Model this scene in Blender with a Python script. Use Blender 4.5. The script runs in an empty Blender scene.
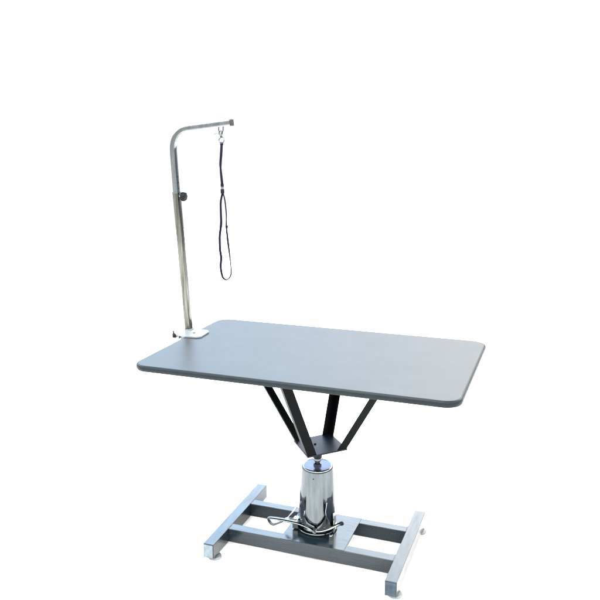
import bpy, bmesh, math, random
from mathutils import Vector, Matrix
random.seed(4)
PI = math.pi
S = bpy.context.scene
COL = S.collection

# ------------------------------------------------------------ camera
cam = bpy.data.cameras.new('camera'); camo = bpy.data.objects.new('camera', cam); COL.objects.link(camo)
r = Vector((0.93890167, 0.3441732, -0.00291016)); u = Vector((-0.07181745, 0.20417251, 0.976297)); f = Vector((-0.33660944, 0.91643789, -0.21641555))
M = Matrix((( r.x, u.x, -f.x, 0.808), (r.y, u.y, -f.y, -2.3812), (r.z, u.z, -f.z, 1.4984), (0, 0, 0, 1)))
camo.matrix_world = M
cam.sensor_width = 36; cam.sensor_fit = 'HORIZONTAL'; cam.lens = 36*736.7/600
cam.clip_start = .05; cam.clip_end = 500
S.camera = camo
S.render.resolution_x = 1024; S.render.resolution_y = 1024

# ------------------------------------------------------------ world: white surround, bright band added above it to light floor and frame
w = bpy.data.worlds.new('World'); S.world = w; w.use_nodes = True
nt = w.node_tree; nt.nodes.clear()
N = nt.nodes.new; L = nt.links.new
out = N('ShaderNodeOutputWorld'); bg = N('ShaderNodeBackground'); L(bg.outputs[0], out.inputs[0])
tc = N('ShaderNodeTexCoord'); sx = N('ShaderNodeSeparateXYZ'); L(tc.outputs['Generated'], sx.inputs[0])
def ramp(src, stops):
    rp = N('ShaderNodeValToRGB'); L(src, rp.inputs[0]); cr = rp.color_ramp
    while len(cr.elements) < len(stops): cr.elements.new(.5)
    for e, (p, c) in zip(cr.elements, stops):
        e.position = p; e.color = (c, c, c, 1) if not isinstance(c, tuple) else (*c, 1)
    return rp.outputs[0]
def mrange(src, a, b, c, d):
    m = N('ShaderNodeMapRange'); m.interpolation_type = 'SMOOTHSTEP'; L(src, m.inputs[0])
    for k, v in zip((1, 2, 3, 4), (a, b, c, d)): m.inputs[k].default_value = v
    return m.outputs[0]
def vmix(fac, a, b, mode='MIX'):
    m = N('ShaderNodeMix'); m.data_type = 'RGBA'; m.blend_type = mode
    for i, v in ((0, fac), (6, a), (7, b)):
        if isinstance(v, (int, float)): m.inputs[i].default_value = v
        elif isinstance(v, tuple): m.inputs[i].default_value = (*v, 1)
        else: L(v, m.inputs[i])
    return m.outputs[2]
# elevation profile, x10
el = ramp(sx.outputs['Z'], [(0.0, .12), (0.165, .12), (0.20, .16), (0.31, .25), (0.365, 1.2), (0.60, 1.2), (0.70, .14), (1.0, .14)])
# tint: bluer to the back left, neutral elsewhere
right = mrange(sx.outputs['X'], -.50, .06, 0, 1)
front = mrange(sx.outputs['Y'], .0, .3, 1, 0)
mx = N('ShaderNodeMath'); mx.operation = 'MAXIMUM'; L(right, mx.inputs[0]); L(front, mx.inputs[1])
blue = vmix(mrange(sx.outputs['Z'], .30, .38, 0, 1), (.76, .87, 1.0), (.52, .74, 1.0))
tint = vmix(mx.outputs[0], blue, (1.0, .98, .95))
tint2 = vmix(mrange(sx.outputs['Z'], .17, .21, 0, 1), (1, 1, 1), tint)
# dark region added low on the right to darken tube and chrome reflections
dimx = mrange(sx.outputs['X'], .40, .52, 0, 1); dimz = mrange(sx.outputs['Z'], .1, .2, 1, 0)
dm = N('ShaderNodeMath'); dm.operation = 'MULTIPLY'; L(dimx, dm.inputs[0]); L(dimz, dm.inputs[1])
colr_ = vmix(1.0, el, tint2, 'MULTIPLY')
colr_ = vmix(dm.outputs[0], colr_, (.03, .04, .05))
L(colr_, bg.inputs[0]); bg.inputs[1].default_value = 10.0

def area(name, loc, target, sx_, sy_, power, colr=(1, 1, 1)):
    l = bpy.data.lights.new(name, 'AREA'); l.shape = 'RECTANGLE'; l.size = sx_; l.size_y = sy_; l.energy = power; l.color = colr
    o = bpy.data.objects.new(name, l); COL.objects.link(o); o.location = loc
    o.rotation_euler = (Vector(target) - Vector(loc)).to_track_quat('-Z', 'Y').to_euler()
area('added_edge_light', (-.4, -1.65, 3.7), (0, 0, .2), 1.6, 1.6, 260, (1, .99, .97))  # lamp added for highlights along edges and more light on the floor

S.view_settings.view_transform = 'Standard'; S.view_settings.look = 'None'
S.view_settings.exposure = 0; S.view_settings.gamma = 1
S.render.engine = 'CYCLES'
S.cycles.max_bounces = 8; S.cycles.glossy_bounces = 6

# ------------------------------------------------------------ materials
def mat(name, base, rough=.5, metal=0, ior=1.5, spec=.5, coat=0, noise=None, bump=None, rvar=None, aniso=None):
    m = bpy.data.materials.new(name); m.use_nodes = True
    t = m.node_tree; b = t.nodes['Principled BSDF']
    b.inputs['Base Color'].default_value = (*base, 1); b.inputs['Roughness'].default_value = rough
    b.inputs['Metallic'].default_value = metal; b.inputs['IOR'].default_value = ior
    b.inputs['Specular IOR Level'].default_value = spec; b.inputs['Coat Weight'].default_value = coat
    c = t.nodes.new('ShaderNodeTexCoord')
    def nz(scale, detail=4, stretch=None):
        n = t.nodes.new('ShaderNodeTexNoise'); n.inputs['Scale'].default_value = scale; n.inputs['Detail'].default_value = detail
        if stretch:
            mp = t.nodes.new('ShaderNodeMapping'); mp.inputs['Scale'].default_value = stretch
            t.links.new(c.outputs['Object'], mp.inputs[0]); t.links.new(mp.outputs[0], n.inputs['Vector'])
        else: t.links.new(c.outputs['Object'], n.inputs['Vector'])
        return n
    if noise:
        sc, amt = noise[0], noise[1]; st = noise[2] if len(noise) > 2 else None
        n = nz(sc, 5, st); mr = t.nodes.new('ShaderNodeMapRange')
        mr.inputs[1].default_value = .3; mr.inputs[2].default_value = .7; mr.inputs[3].default_value = 1-amt; mr.inputs[4].default_value = 1+amt
        t.links.new(n.outputs[0], mr.inputs[0])
        mx = t.nodes.new('ShaderNodeVectorMath'); mx.operation = 'SCALE'; mx.inputs[0].default_value = base
        t.links.new(mr.outputs[0], mx.inputs['Scale']); t.links.new(mx.outputs[0], b.inputs['Base Color'])
    if rvar:
        sc, lo, hi = rvar[:3]; st = rvar[3] if len(rvar) > 3 else None
        n = nz(sc, 5, st); mr = t.nodes.new('ShaderNodeMapRange')
        mr.inputs[1].default_value = .3; mr.inputs[2].default_value = .7; mr.inputs[3].default_value = lo; mr.inputs[4].default_value = hi
        t.links.new(n.outputs[0], mr.inputs[0]); t.links.new(mr.outputs[0], b.inputs['Roughness'])
    if bump:
        sc, stg, dist = bump[:3]; st = bump[3] if len(bump) > 3 else None
        n = nz(sc, 3, st); bp = t.nodes.new('ShaderNodeBump'); bp.inputs['Strength'].default_value = stg; bp.inputs['Distance'].default_value = dist
        t.links.new(n.outputs[0], bp.inputs['Height']); t.links.new(bp.outputs[0], b.inputs['Normal'])
    return m

M_floor = mat('white_paper', (.93, .93, .93), .9, spec=.1, noise=(3, .01))
M_top = mat('ribbed_rubber_mat', (.022, .025, .027), .34, spec=.145, noise=(420, .35), bump=(420, .5, .0004), rvar=(9, .33, .36))
M_trim = mat('dark_rubber_trim', (.0045, .008, .010), .42, spec=.13, noise=(60, .15), bump=(300, .1, .0003))
M_under = mat('painted_board', (.02, .02, .022), .6)
M_black = mat('black_powder_coat', (.0010, .0012, .0016), .5, spec=.05, bump=(700, .25, .0003), noise=(200, .2))
M_plate = mat('black_plate_paint', (.004, .005, .011), .42, spec=.12, bump=(600, .2, .0003), noise=(40, .3))
M_frame = mat('brushed_steel', (.005, .0095, .013), .20, ior=1.39, noise=(420, .4, (.04, 1, 1)), bump=(500, .05, .0001, (.04, 1, 1)), rvar=(150, .13, .27, (.1, 1, 1)))
M_frameY = mat('brushed_steel_crosswise', (.005, .0095, .013), .20, ior=1.39, noise=(420, .4, (1, .04, 1)), bump=(500, .05, .0001, (1, .04, 1)), rvar=(150, .13, .27, (1, .1, 1)))
M_chrome = mat('polished_chrome', (.085, .095, .099), .07, metal=1, rvar=(30, .04, .12), noise=(70, .22, (1, 1, .12)), bump=(14, .05, .002))
M_bright = mat('highlight_chrome', (.30, .33, .35), .15, metal=1)  # paler chrome that paints in the white rim highlights
M_cap = mat('blue_metal_cap', (.022, .03, .062), .25, metal=1, noise=(60, .2))  # darker and bluer than the cover around it
M_chromed = mat('dark_chrome', (.15, .165, .175), .12, metal=1, rvar=(60, .08, .2))
M_tread = mat('oiled_steel', (.022, .024, .026), .3, metal=1, noise=(200, .4))
M_hook = mat('dull_nickel', (.045, .050, .052), .22, metal=1, noise=(200, .3))
M_tube = mat('chromed_tube', (.20, .215, .22), .16, metal=1, rvar=(40, .1, .25, (1, 1, .2)), noise=(75, .08, (1, 1, .10)))
M_tubeWarm = mat('reflection_tinted_tube', (.122, .118, .103), .2, metal=1, rvar=(40, .12, .3, (1, 1, .2)), noise=(95, .6, (1, 1, .07)))  # warm tint and lengthwise streaks paint reflections into the chrome
M_zinc = mat('white_zinc', (.12, .135, .15), .3, noise=(60, .05), bump=(200, .1, .0003))
M_plastic = mat('black_plastic', (.0025, .003, .0045), .4, spec=.12, bump=(300, .1, .0003))
M_grey = mat('grey_plastic', (.012, .013, .014), .5, spec=.25, noise=(80, .1))
M_foot = mat('pale_foot_plastic', (.10, .112, .12), .35, noise=(60, .05))
M_navy = mat('navy_webbing', (.002, .0024, .010), .75, spec=.1, noise=(900, .4), bump=(1200, .6, .0005))
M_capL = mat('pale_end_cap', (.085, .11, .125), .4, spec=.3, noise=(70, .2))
M_capR = mat('dark_end_cap', (.016, .028, .042), .4, spec=.2, noise=(70, .4))
M_inlay = mat('dark_inlay', (.004, .006, .012), .3, spec=.2)  # near-black laid on surfaces, standing in for shade inside slots and holes

# ------------------------------------------------------------ helpers
def link(name, bm, m, parent=None, bevel=0, seg=2, angle=35):
    bmesh.ops.recalc_face_normals(bm, faces=bm.faces[:])
    me = bpy.data.meshes.new(name); bm.to_mesh(me); bm.free()
    o = bpy.data.objects.new(name, me); COL.objects.link(o); me.materials.append(m)
    for p in me.polygons: p.use_smooth = True
    me.set_sharp_from_angle(angle=math.radians(angle))
    if bevel:
        b = o.modifiers.new('bevel', 'BEVEL'); b.width = bevel; b.segments = seg; b.limit_method = 'ANGLE'; b.angle_limit = math.radians(40); b.harden_normals = True
    if parent: o.parent = parent
    return o

def empty(name, loc, label, cat, group=None):
    o = bpy.data.objects.new(name, None); COL.objects.link(o); o.location = loc; o.empty_display_size = .05
    o['label'] = label; o['category'] = cat
    if group: o['group'] = group
    return o

def add_box(bm, x0, x1, y0, y1, z0, z1, mtx=None):
    vs = [bm.verts.new((x, y, z)) for x in (x0, x1) for y in (y0, y1) for z in (z0, z1)]
    for q in ((0, 1, 3, 2), (4, 6, 7, 5), (0, 4, 5, 1), (2, 3, 7, 6), (0, 2, 6, 4), (1, 5, 7, 3)): bm.faces.new([vs[i] for i in q])
    if mtx:
        for v in vs: v.co = mtx @ v.co
    return vs

def prism(bm, pts, z0, z1):
    a = [bm.verts.new((x, y, z0)) for x, y in pts]; b = [bm.verts.new((x, y, z1)) for x, y in pts]
    n = len(pts); bm.faces.new(a[::-1]); bm.faces.new(b)
    for i in range(n): bm.faces.new((a[i], a[(i+1) % n], b[(i+1) % n], b[i]))

def rrect(x0, x1, y0, y1, rad, n=12):
    pts = []
    for cx, cy, a0 in ((x1-rad, y1-rad, 0), (x0+rad, y1-rad, 90), (x0+rad, y0+rad, 180), (x1-rad, y0+rad, 270)):
        for i in range(n+1):
            a = math.radians(a0+90*i/n); pts.append((cx+rad*math.cos(a), cy+rad*math.sin(a)))
    return pts

def lathe(bm, prof, n=48, mtx=None, cap=True):
    rings = []
    for rr, z in prof:
        rings.append([bm.verts.new((rr*math.cos(2*PI*i/n), rr*math.sin(2*PI*i/n), z)) for i in range(n)])
    for a, b in zip(rings, rings[1:]):
        for i in range(n): bm.faces.new((a[i], a[(i+1) % n], b[(i+1) % n], b[i]))
    if cap: bm.faces.new(rings[0][::-1]); bm.faces.new(rings[-1])
    if mtx:
        for ring in rings:
            for v in ring: v.co = mtx @ v.co

def sweep(bm, pts, sect, ref=(0, 1, 0), twist=None, scale=None, closed=False):
    pts = [Vector(p) for p in pts]; ref = Vector(ref); n = len(pts); rings = []
    for i, p in enumerate(pts):
        if closed: t = pts[(i+1) % n] - pts[i-1]
        else: t = pts[min(i+1, n-1)] - pts[max(i-1, 0)]
        t.normalize(); a = (ref - t*ref.dot(t)).normalized(); b = t.cross(a)
        tw = twist[i] if twist else 0; s = scale[i] if scale else 1
        A = a*math.cos(tw) + b*math.sin(tw); B = -a*math.sin(tw) + b*math.cos(tw)
        rings.append([bm.verts.new(p + A*x*s + B*y*s) for x, y in sect])
    m = len(sect)
    for i in range(n if closed else n-1):
        ra, rb = rings[i], rings[(i+1) % n]
        for k in range(m): bm.faces.new((ra[k], ra[(k+1) % m], rb[(k+1) % m], rb[k]))
    if not closed: bm.faces.new(rings[0][::-1]); bm.faces.new(rings[-1])

def circ(rad, n=12): return [(rad*math.cos(2*PI*i/n), rad*math.sin(2*PI*i/n)) for i in range(n)]
def spline(P, k=8, closed=False):
    P = [Vector(p) for p in P]; n = len(P); out = []
    for i in range(n if closed else n-1):
        if closed: p0, p1, p2, p3 = P[i-1], P[i], P[(i+1) % n], P[(i+2) % n]
        else: p0, p1, p2, p3 = P[max(i-1, 0)], P[i], P[i+1], P[min(i+2, n-1)]
        for j in range(k):
            t = j/k
            out.append(.5*((2*p1)+(-p0+p2)*t+(2*p0-5*p1+4*p2-p3)*t*t+(-p0+3*p1-3*p2+p3)*t**3))
    if not closed: out.append(P[-1])
    return out

def axis_mtx(loc, d):
    return Matrix.Translation(loc) @ Vector(d).to_track_quat('Z', 'Y').to_matrix().to_4x4()

# ------------------------------------------------------------ floor
bm = bmesh.new(); prism(bm, [(math.cos(2*PI*i/96)*10, math.sin(2*PI*i/96)*10) for i in range(96)], -.02, 0)
fl = link('floor', bm, M_floor); fl['kind'] = 'structure'

# ------------------------------------------------------------ grooming table
T = empty('grooming_table', (0, 0, 0), 'grey rectangular grooming table on black struts, chrome pump and steel H-shaped base', 'table')
ZT = .75; HW = .346
# tabletop: rounded slab, rubber mat on top, trim around
bm = bmesh.new(); prism(bm, rrect(-.545, .545, -HW+.005, HW-.005, .048), ZT-.020, ZT-.0022)
top = link('tabletop', bm, M_under, T, .0015)
bm = bmesh.new(); prism(bm, rrect(-.5445, .5445, -HW+.0055, HW-.0055, .0475), ZT-.0022, ZT)
link('rubber_mat', bm, M_top, top, .001)
path = [(x, y, ZT-.0112) for x, y in rrect(-.546, .546, -HW+.004, HW-.004, .049, 16)]
sect = []
for i in range(9):
    a = math.radians(-90+180*i/8); sect.append((math.sin(a)*.0105, math.cos(a)*.0052))
sect += [(.0105, -.003), (-.0105, -.003)]
bm = bmesh.new(); sweep(bm, path, sect, (0, 0, 1), closed=True)
# outward is -b for this winding; flip handled by symmetric test below
c0 = sum((v.co.x for v in bm.verts), 0)
trim = link('edge_trim', bm, M_trim, top)

# spider bracket: plate turned 45 degrees with four angle-iron struts
pc = [(-.094, .002), (.002, -.116), (.114, -.002), (.011, .116)]
ZP = .402
bm = bmesh.new(); prism(bm, pc, ZP-.006, ZP)
pl = link('mounting_plate', bm, M_plate, T, .001)
bm = bmesh.new()
lathe(bm, [(.0045, 0), (.0045, .0035), (.003, .0045)], 12, Matrix.Translation((-.008, -.005, ZP)))
link('bolt', bm, M_plastic, pl)
tops = [(-.300, .010), (-.058, -.240), (.292, .020), (.036, .215)]
for k in range(4):
    p = Vector((*pc[k], ZP)); q = Vector((*tops[k], ZT-.021))
    cen = Vector((.008, 0, 0)); o_ = Vector((pc[k][0]-cen.x, pc[k][1], 0)).normalized()
    p = p - Vector((o_.x, o_.y, 0))*.004
    t = (q-p).normalized()
    side = Vector((-o_.y, o_.x, 0))
    # two flanges along the plate's edges meeting at the corner
    nb = Vector((*pc[(k+1) % 4], ZP)) - Vector((*pc[k], ZP)); na = Vector((*pc[k-1], ZP)) - Vector((*pc[k], ZP))
    nb.normalize(); na.normalize()
    bm = bmesh.new()
    W = (.033, .036, .038, .034)[k]; th = .004
    sec = [Vector((0, 0, 0)), nb*W, nb*W+na*th, nb*th+na*th, na*W+nb*th, na*W]
    lo = []; hi = []
    for s in sec:
        a = p + s; lo.append(bm.verts.new((a.x, a.y, ZP-.004)))
        b = q + s; hi.append(bm.verts.new((b.x, b.y, ZT-.0203)))
    bm.faces.new(lo[::-1]); bm.faces.new(hi)
    for i in range(6): bm.faces.new((lo[i], lo[(i+1) % 6], hi[(i+1) % 6], hi[i]))
    link('strut', bm, M_black, T, .0008, 1)

# hydraulic pump
bm = bmesh.new()
lathe(bm, [(.0135, .3475), (.0165, .350), (.0165, .396)], 32); link('collar', bm, M_plastic, T, .001)
bm = bmesh.new(); lathe(bm, [(.0150, .319), (.0150, .328), (.0105, .331), (.0105, .337), (.0140, .340), (.0140, .3475)], 32)
link('piston', bm, M_chrome, T)
RT, RB, Z0, Z1 = .0600, .0710, .098, .322
bm = bmesh.new()
lathe(bm, [(RB-.003, Z0), (RB, Z0), (RB, Z0+.002), (RB+(RT-RB)*.5, (Z0+Z1)/2), (RT+.0002, Z1-.012), (RT-.0008, Z1-.007), (RT-.0025, Z1-.003), (RT-.005, Z1-.0006), (RT-.008, Z1-.0002), (RT-.0105, Z1-.0015), (.0132, Z1-.003)], 96, cap=False)
cov = link('pump_cover', bm, M_chrome, T, angle=50)
def cone_r(z): return RB+(RT-RB)*(z-Z0)/(Z1-Z0)
def on_cone(adeg, z, off=0):
    a = math.radians(adeg); rr = cone_r(z)+off; return Vector((rr*math.cos(a), rr*math.sin(a), z))
def slot(ac, hw, zb, zt, skew=0):
    # U-ended slot: raised panel painted dark as its shade, pale lip as highlight
    n = 14; bm = bmesh.new(); rows = []
    for j in range(25):
        v = j/24; z = zb+(zt-zb)*v
        ww = hw*min(1, math.sqrt(max(0, 1-(1-min(1, v/.42))**2)))*(1-.55*max(0, (v-.5)/.5))
        ww = max(ww, .3)
        rows.append([bm.verts.new(on_cone(ac+skew*v+ww*(2*i/n-1), z, .0006)) for i in range(n+1)])
    for a, b in zip(rows, rows[1:]):
        for i in range(n): bm.faces.new((a[i], a[i+1], b[i+1], b[i]))
    ext = bmesh.ops.extrude_face_region(bm, geom=bm.faces[:])
    for v in [g for g in ext['geom'] if isinstance(g, bmesh.types.BMVert)]:
        d = Vector((v.co.x, v.co.y, 0)).normalized(); v.co -= d*.0015
    s = link('slot', bm, M_inlay, cov)
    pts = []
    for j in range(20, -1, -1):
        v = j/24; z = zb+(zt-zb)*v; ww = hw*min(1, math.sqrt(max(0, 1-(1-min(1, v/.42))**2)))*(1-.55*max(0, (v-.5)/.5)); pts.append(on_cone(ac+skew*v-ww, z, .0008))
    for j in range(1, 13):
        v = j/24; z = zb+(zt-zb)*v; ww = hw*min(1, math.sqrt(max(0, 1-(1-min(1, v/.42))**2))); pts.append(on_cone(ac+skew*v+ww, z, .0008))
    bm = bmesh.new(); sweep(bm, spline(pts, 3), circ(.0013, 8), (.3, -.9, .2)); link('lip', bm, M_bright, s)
bm = bmesh.new(); lathe(bm, [(.0135, Z1-.0028), (RT-.0105, Z1-.0028), (RT-.0105, Z1-.0014), (.0135, Z1-.0012)], 64, cap=False)
link('pump_cap', bm, M_cap, cov)
VA = -71  # azimuth of the pump side that faces the viewer
slot(VA+48, 19, .118, .215, -6)
slot(VA-58, 13, .120, .205, 4)
bm = bmesh.new(); lathe(bm, [(.0025, 0), (.0025, .0012)], 10, axis_mtx(on_cone(VA-14, .292, -.0003), (math.cos(math.radians(VA-14)), math.sin(math.radians(VA-14)), 0)))
link('rivet', bm, M_inlay, cov)
bm = bmesh.new(); lathe(bm, [(.058, .0735), (.060, .080), (.058, .086), (.056, .104), (.05, .106)], 72, cap=True)
link('pump_body', bm, M_chromed, T, .0006)
bm = bmesh.new()
lathe(bm, [(.0700, .0735), (.0735, .0745), (.0745, .077), (.0735, .0795), (.0705, .0805), (.0605, .0795), (.0605, .0735)], 72, cap=False)
link('flange', bm, M_bright, T)

# foot pedal: bent flat bar across the front, forked arm at right, bracket at left
def flat(w_, t_): return [(-w_/2, -t_/2), (w_/2, -t_/2), (w_/2, t_/2), (-w_/2, t_/2)]
bm = bmesh.new()
sweep(bm, spline([(-.158, -.100, .128), (-.145, -.098, .1300), (-.095, -.090, .127), (-.038, -.085, .1215), (.005, -.086, .111), (.026, -.0865, .104)], 6), [(x*.0105, y*.0034) for x, y in circ(1, 14)], (0, 1, 0))
ped = link('foot_pedal', bm, M_chrome, T)
bm = bmesh.new()   # bent tread loop at the tip
sweep(bm, spline([(-.158, -.100, .127), (-.152, -.102, .118), (-.142, -.104, .110), (-.130, -.103, .110), (-.112, -.098, .118), (-.098, -.092, .1255)], 5), flat(.014, .0026), (0, 1, 0))
link('tread_loop', bm, M_tread, ped)
bm = bmesh.new()
sweep(bm, spline([(.020, -.0865, .103), (.045, -.086, .108), (.075, -.078, .119), (.100, -.064, .131), (.112, -.052, .137)], 6), [(x*.0085, y*.0052) for x, y in circ(1, 14)], (0, 1, 0))
link('release_lever', bm, M_chromed, T)
bm = bmesh.new(); lathe(bm, [(.0075, 0), (.009, .003), (.009, .012), (.0075, .015)], 20, axis_mtx((.020, -.093, .103), (0, 1, 0))); link('pivot_pin', bm, M_chrome, ped)
bm = bmesh.new(); lathe(bm, [(.0055, 0), (.007, .003), (.007, .011), (.0055, .014)], 16, axis_mtx((.106, -.062, .135), (.8, .5, 0))); link('pivot_pin', bm, M_plastic, T)
# left linkage bracket
rs = [(x*.0042, y*.0032) for x, y in circ(1, 10)]
bm = bmesh.new(); sweep(bm, spline([(-.112, -.044, .104), (-.100, -.040, .112), (-.080, -.030, .140), (-.074, -.024, .150)], 4), rs, (0, 1, 0))
lk = link('linkage', bm, M_bright, T)
bm = bmesh.new(); sweep(bm, spline([(-.104, -.048, .1085), (-.088, -.050, .1125), (-.070, -.048, .1110), (-.056, -.042, .104)], 4), rs, (0, 1, 0))
link('crossbar', bm, M_bright, lk)
bm = bmesh.new(); add_box(bm, -.082, -.060, -.048, -.020, .074, .112); link('bracket', bm, M_chromed, lk, .002)
bm = bmesh.new()
sweep(bm, [(.072, -.020, .074), (.074, -.022, .118), (.070, -.016, .150)], flat(.020, .003), (0, 1, 0))
link('linkage', bm, M_chromed, T, .0005, 1)
bm = bmesh.new(); lathe(bm, [(.0085, 0), (.0085, .016), (.006, .018)], 6, Matrix.Translation((.074, -.068, .0705))); link('bolt', bm, M_chromed, T)

# base frame
ZB = .070; HB = .0555
BX, BY, WB = .355, .249, .041
ends = []
for s in (-1, 1):
    bm = bmesh.new(); xo = s*BX+.005; xi = s*(BX-WB)+.005
    add_box(bm, min(xo, xi), max(xo, xi), -BY, BY, ZB-HB, ZB)
    o = link('end_bar', bm, M_frameY, T, .0022); ends.append(o)
    for t in (-1, 1):
        # welded end cap and round levelling foot
        bm = bmesh.new(); add_box(bm, min(xo, xi)+.003, max(xo, xi)-.003, t*BY-(.0015 if t < 0 else 0), t*BY+(.0015 if t > 0 else 0), ZB-HB+.003, ZB-.003)
        link('end_cap', bm, M_capL if s < 0 else M_capR, o, .0005, 1)  # same cap shape, paler on the left bar, darker on the right
        bm = bmesh.new(); fx = (xo+xi)/2+(-.008 if s < 0 < t else .008); fy = t*(BY-.035)
        lathe(bm, [(.006, ZB-HB-.001), (.006, .010), (.0225, .009), (.0250, .006), (.0250, .0015), (.0235, .0002)][::-1], 32, Matrix.Translation((fx, fy, 0)))
        link('levelling_foot', bm, M_foot, o)
xin0 = -(BX-WB)+.005; xin1 = BX-WB+.005
for y0, y1 in ((-.125, -.084), (.079, .118)):
    bm = bmesh.new(); add_box(bm, xin0-.0005, xin1+.0005, y0, y1, ZB-HB+.001, ZB-.0012)
    link('rail', bm, M_frame, T, .0022)
bm = bmesh.new(); add_box(bm, -.103, .140, -.1235, .1165, ZB-.0010, ZB+.0002)
link('base_plate', bm, M_frame, T, .0004, 1)
bm = bmesh.new(); add_box(bm, -.101, .138, -.0838, .0788, ZB-.012, ZB-.0012)
link('plate_stiffener', bm, M_frame, T)
bm = bmesh.new(); lathe(bm, [(.060, ZB-.001), (.060, .0742)], 64); link('gasket', bm, M_chromed, T)
# weld beads where rails meet end bars
for xx in (xin0, xin1):
    for y0, y1 in ((-.125, -.084), (.079, .118)):
        bm = bmesh.new()
        pts = [(xx+random.uniform(-.0004, .0004), y0+(y1-y0)*i/10, ZB-.001) for i in range(11)]
        sweep(bm, pts, circ(.0016, 6), (0, 0, 1), scale=[random.uniform(.8, 1.2) for _ in pts])
        link('weld_bead', bm, M_frame, T)

# ------------------------------------------------------------ grooming arm (clamped to the left edge)
G = empty('grooming_post', (-.57, .11, ZT), 'bent square chrome tube post clamped upright to the left edge of the grey table', 'grooming post')
def gp(name, bm, m, parent=None, **k):
    o = link(name, bm, m, parent or G, **k)
    if parent is None: o.location = -G.location
    return o
YA = .112
def sq(s, rr=.003):
    pts = rrect(-s/2, s/2, -s/2, s/2, rr, 3); return pts
base = Vector((-.5745, YA, .735)); join = Vector((-.6075, YA, 1.293))
bm = bmesh.new(); sweep(bm, [base, join], sq(.0245), (0, 1, 0)); lower = gp('lower_tube', bm, M_tubeWarm)
bend0 = Vector((-.6135, YA, 1.440)); a0 = (join-base).normalized(); end = Vector((-.3725, YA, 1.5487)); 
corner = Vector((-.619, YA, 1.5225))
pts = [join-a0*.04, join+(bend0-join)*.5, bend0]
bb = Vector((-.545, YA, 1.530))
for i in range(1, 16):
    t = i/16
    k = .5523
    p1 = bend0+(corner-bend0)*.62; p2 = bb+(corner-bb)*.62
    pts.append(bend0*(1-t)**3+p1*3*t*(1-t)**2+p2*3*t*t*(1-t)+bb*t**3)
pts += [bb, (bb+end)/2, end]
bm = bmesh.new(); sweep(bm, pts, sq(.0215, .003), (0, 1, 0)); upper = gp('upper_tube', bm, M_tube)
dd = (end-bb).normalized()
bm = bmesh.new(); sweep(bm, [end-dd*.001, end+dd*.0065], sq(.0235, .004), (0, 1, 0)); gp('end_cap', bm, M_grey, bevel=.001)
bm = bmesh.new(); sweep(bm, [join-a0*.004, join+a0*.0015], sq(.0252, .003), (0, 1, 0)); gp('tube_collar', bm, M_tube)
# adjustment holes on the right face, each drawn as a dark disc
for zz in (1.308, 1.330, 1.352):
    bm = bmesh.new(); x = join.x+(zz-join.z)*(bend0.x-join.x)/(bend0.z-join.z)+.0107
    lathe(bm, [(.0032, 0), (.0032, .0008)], 14, axis_mtx((x, YA, zz), (1, 0, .04))); gp('hole', bm, M_inlay)
# height knob
kx = join.x+.0090; kz = 1.277
bm = bmesh.new(); lathe(bm, [(.0065, 0), (.0065, .010), (.009, .011), (.009, .014)], 20, axis_mtx((kx, YA, kz), (1, 0, .03))); kn = gp('knob_stem', bm, M_tube)
bm = bmesh.new(); n = 48; prof = [(.010, .012), (.0155, .013), (.0165, .016), (.0165, .025), (.0150, .029), (.009, .0300)]
rings = []
for rr, z in prof:
    rings.append([bm.verts.new(((rr*(1+.06*math.cos(7*2*PI*i/n)))*math.cos(2*PI*i/n), (rr*(1+.06*math.cos(7*2*PI*i/n)))*math.sin(2*PI*i/n), z)) for i in range(n)])
for a, b in zip(rings, rings[1:]):
    for i in range(n): bm.faces.new((a[i], a[(i+1) % n], b[(i+1) % n], b[i]))
bm.faces.new(rings[0][::-1]); bm.faces.new(rings[-1])
bmesh.ops.transform(bm, matrix=axis_mtx((kx, YA, kz), (1, 0, .03)), verts=bm.verts[:])
gp('height_knob', bm, M_plastic, angle=50)
# clamp: jaw plate on the table, spine outside, lower jaw and screw
bm = bmesh.new(); prism(bm, [(-.600, .040), (-.552, .020), (-.497, .022), (-.482, .036), (-.486, .108), (-.500, .128), (-.596, .134)], ZT+.0004, ZT+.0065)
jaw = gp('clamp_jaw', bm, M_zinc, bevel=.0012)
bm = bmesh.new(); add_box(bm, -.600, -.5525, .085, .132, .66, ZT)
gp('clamp_spine', bm, M_zinc, bevel=.0015)
bm = bmesh.new(); add_box(bm, -.5523, -.500, .088, .129, .662, .670); gp('lower_jaw', bm, M_zinc, bevel=.001)
bm = bmesh.new(); lathe(bm, [(.005, .600), (.005, .716), (.013, .718), (.013, .727)], 20, Matrix.Translation((-.522, .108, 0))); scr = gp('clamp_screw', bm, M_tube)
bm = bmesh.new(); sweep(bm, [(-.555, .108, .606), (-.489, .108, .606)], circ(.004), (0, 1, 0)); gp('screw_handle', bm, M_plastic)
bm = bmesh.new(); sweep(bm, [(-.5745, YA, ZT+.006), (-.5747, YA, ZT+.0095)], sq(.029, .003), (0, 1, 0)); gp('socket', bm, M_zinc, bevel=.0008)
bm = bmesh.new(); lathe(bm, [(.0045, 0), (.0055, .002), (.0055, .004), (.003, .005)], 16, Matrix.Translation((-.530, .070, ZT+.0062))); gp('rivet', bm, M_zinc)
# thumb screw at the left of the clamp
bm = bmesh.new(); d = Vector((-.75, -.66, .0)).normalized(); o0 = Vector((-.589, .050, ZT-.003))
add_box(bm, -.604, -.585, .045, .066, ZT-.016, ZT+.0002)
lathe(bm, [(.004, -.004), (.004, .018)], 16, axis_mtx(o0, d)); gp('screw_lug', bm, M_tube)
bm = bmesh.new(); lathe(bm, [(.0075, .010), (.009, .012), (.009, .021), (.0075, .023)], 20, axis_mtx(o0, d))
q = o0+d*.017; sweep(bm, [q+Vector((0, 0, -.006)), q+Vector((-.002, .001, .019))], circ(.0028, 10), (0, 1, 0))
gp('thumb_screw', bm, M_plastic, angle=50)

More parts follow.
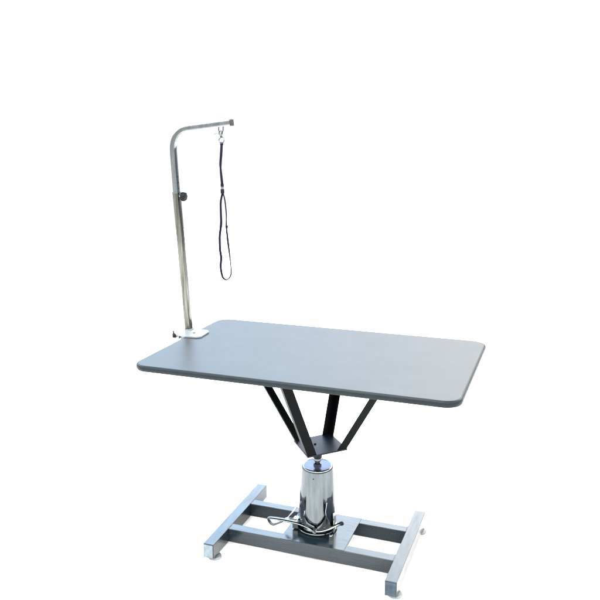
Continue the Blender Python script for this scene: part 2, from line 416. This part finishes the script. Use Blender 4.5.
# ------------------------------------------------------------ leash (hangs from the arm's end)
H = empty('grooming_leash', (-.413, YA, 1.534), 'dark navy noose leash hanging from the end of the chrome arm', 'leash')
def hp(name, bm, m, **k):
    o = link(name, bm, m, H, **k); o.location = -H.location; return o
def at(L_): return [Vector((x, YA, z)) for x, z in L_]
# eye under the arm
bm = bmesh.new(); sweep(bm, spline([(-.4215, YA, 1.5360), (-.4225, YA, 1.524), (-.4195, YA, 1.5155), (-.4135, YA, 1.5120), (-.4075, YA, 1.5155), (-.4045, YA, 1.524), (-.4045, YA, 1.5380)], 5), circ(.0019, 8), (0, 1, 0))
gp('hanging_eye', bm, M_hook)
# snap hook: body, gate lever, swivel
bm = bmesh.new()
sweep(bm, spline([(-.4215, YA, 1.5115), (-.4175, YA, 1.519), (-.4115, YA, 1.519), (-.4085, YA, 1.513), (-.4105, YA, 1.5075), (-.4135, YA, 1.5035)], 5), circ(.0025, 8), (0, 1, 0))
sweep(bm, [(-.4215, YA, 1.5115), (-.4185, YA, 1.5065), (-.4140, YA, 1.5025)], circ(.0025, 8), (0, 1, 0))
lathe(bm, [(.0035, 0), (.0042, .002), (.0042, .006), (.0028, .0085)], 16, Matrix.Translation((-.4132, YA, 1.4960)))
sweep(bm, [(-.418, YA, 1.508), (-.4290, YA-.002, 1.5115), (-.4375, YA-.003, 1.5105)], circ(.0020, 8), (0, 1, 0), scale=[1, .8, 1.15])
hp('snap_hook', bm, M_hook)
bm = bmesh.new(); C0 = Vector((-.4122, YA, 1.4865)); sweep(bm, [C0+Vector((math.cos(2*PI*i/28)*.0105, math.sin(2*PI*i/28)*.003, math.sin(2*PI*i/28)*.0105)) for i in range(28)], circ(.0019, 8), (0, 1, 0), closed=True)
hp('ring', bm, M_hook)
def ribbon(pts, tw, w_=.0098, t_=.0018, k=6, closed=False):
    P = spline(pts, k, closed); n = len(P); m = len(tw); T_ = []
    for i in range(n):
        s = i/(n-1)*(m-1); j = min(int(s), m-2); T_.append(math.radians(tw[j]+(tw[j+1]-tw[j])*(s-j)))
    bm = bmesh.new(); sweep(bm, P, rrect(-w_/2, w_/2, -t_/2, t_/2, t_*.35, 2), (0, 1, 0), twist=T_); return bm
# section x is along y (edge-on to the viewer) at twist 0, facing the viewer at 90
tg = [(-.4122, 1.4775), (-.4130, 1.460), (-.4155, 1.433), (-.4185, 1.405), (-.4188, 1.386), (-.4165, 1.355), (-.4142, 1.328), (-.4140, 1.313)]
hp('strap', ribbon(at(tg), [95, 80, 60, 75, 110, 85, 70, 90]), M_navy)
bm = bmesh.new(); sweep(bm, [(-.4122, YA+.001, 1.4800), (-.4124, YA+.001, 1.4690)], rrect(-.0058, .0058, -.0024, .0024, .001, 2), (1, 0, 0)); hp('strap_fold', bm, M_navy)
bm = bmesh.new()
sweep(bm, [(-.4141, YA, 1.328), (-.4140, YA, 1.318)], rrect(-.0056, .0056, -.0030, .0030, .001, 2), (1, 0, 0))
hp('stitched_keeper', bm, M_navy)
bm = bmesh.new(); sweep(bm, [(-.4140, YA, 1.318), (-.4139, YA, 1.309)], rrect(-.0048, .0048, -.0026, .0026, .001, 2), (1, 0, 0)); hp('metal_crimp', bm, M_tube)
bm = bmesh.new(); sweep(bm, [(-.4138, YA, 1.309), (-.4134, YA, 1.293)], rrect(-.0064, .0064, -.0036, .0036, .0015, 3), (1, 0, 0)); hp('slider', bm, M_plastic)
lp = [(-.4134, 1.294), (-.4190, 1.275), (-.4222, 1.255), (-.4224, 1.217), (-.4226, 1.180), (-.4292, 1.137), (-.4302, 1.108), (-.4298, 1.080), (-.4262, 1.050), (-.4290, 1.016), (-.4246, .984), (-.4170, .9705), (-.4070, .9672), (-.3960, .9725), (-.3880, .985), (-.3852, .999), (-.3872, 1.030), (-.3900, 1.060), (-.3955, 1.107), (-.3990, 1.145), (-.4012, 1.170), (-.4006, 1.195), (-.4002, 1.220), (-.4035, 1.260), (-.4070, 1.280), (-.4114, 1.294)]
tw = [15, 12, 14, 18, 30, 62, 75, 70, 50, 35, 15, 6, 4, 4, 6, 15, 25, 45, 68, 62, 45, 28, 15, 12, 14, 15]
hp('noose_loop', ribbon(at(lp), tw, .0092, .0038), M_navy)
bm = bmesh.new(); sweep(bm, [(-.3998, YA, 1.174), (-.4000, YA, 1.163)], rrect(-.004, .004, -.0026, .0026, .001, 2), (1, 0, 0)); hp('noose_stop', bm, M_navy)
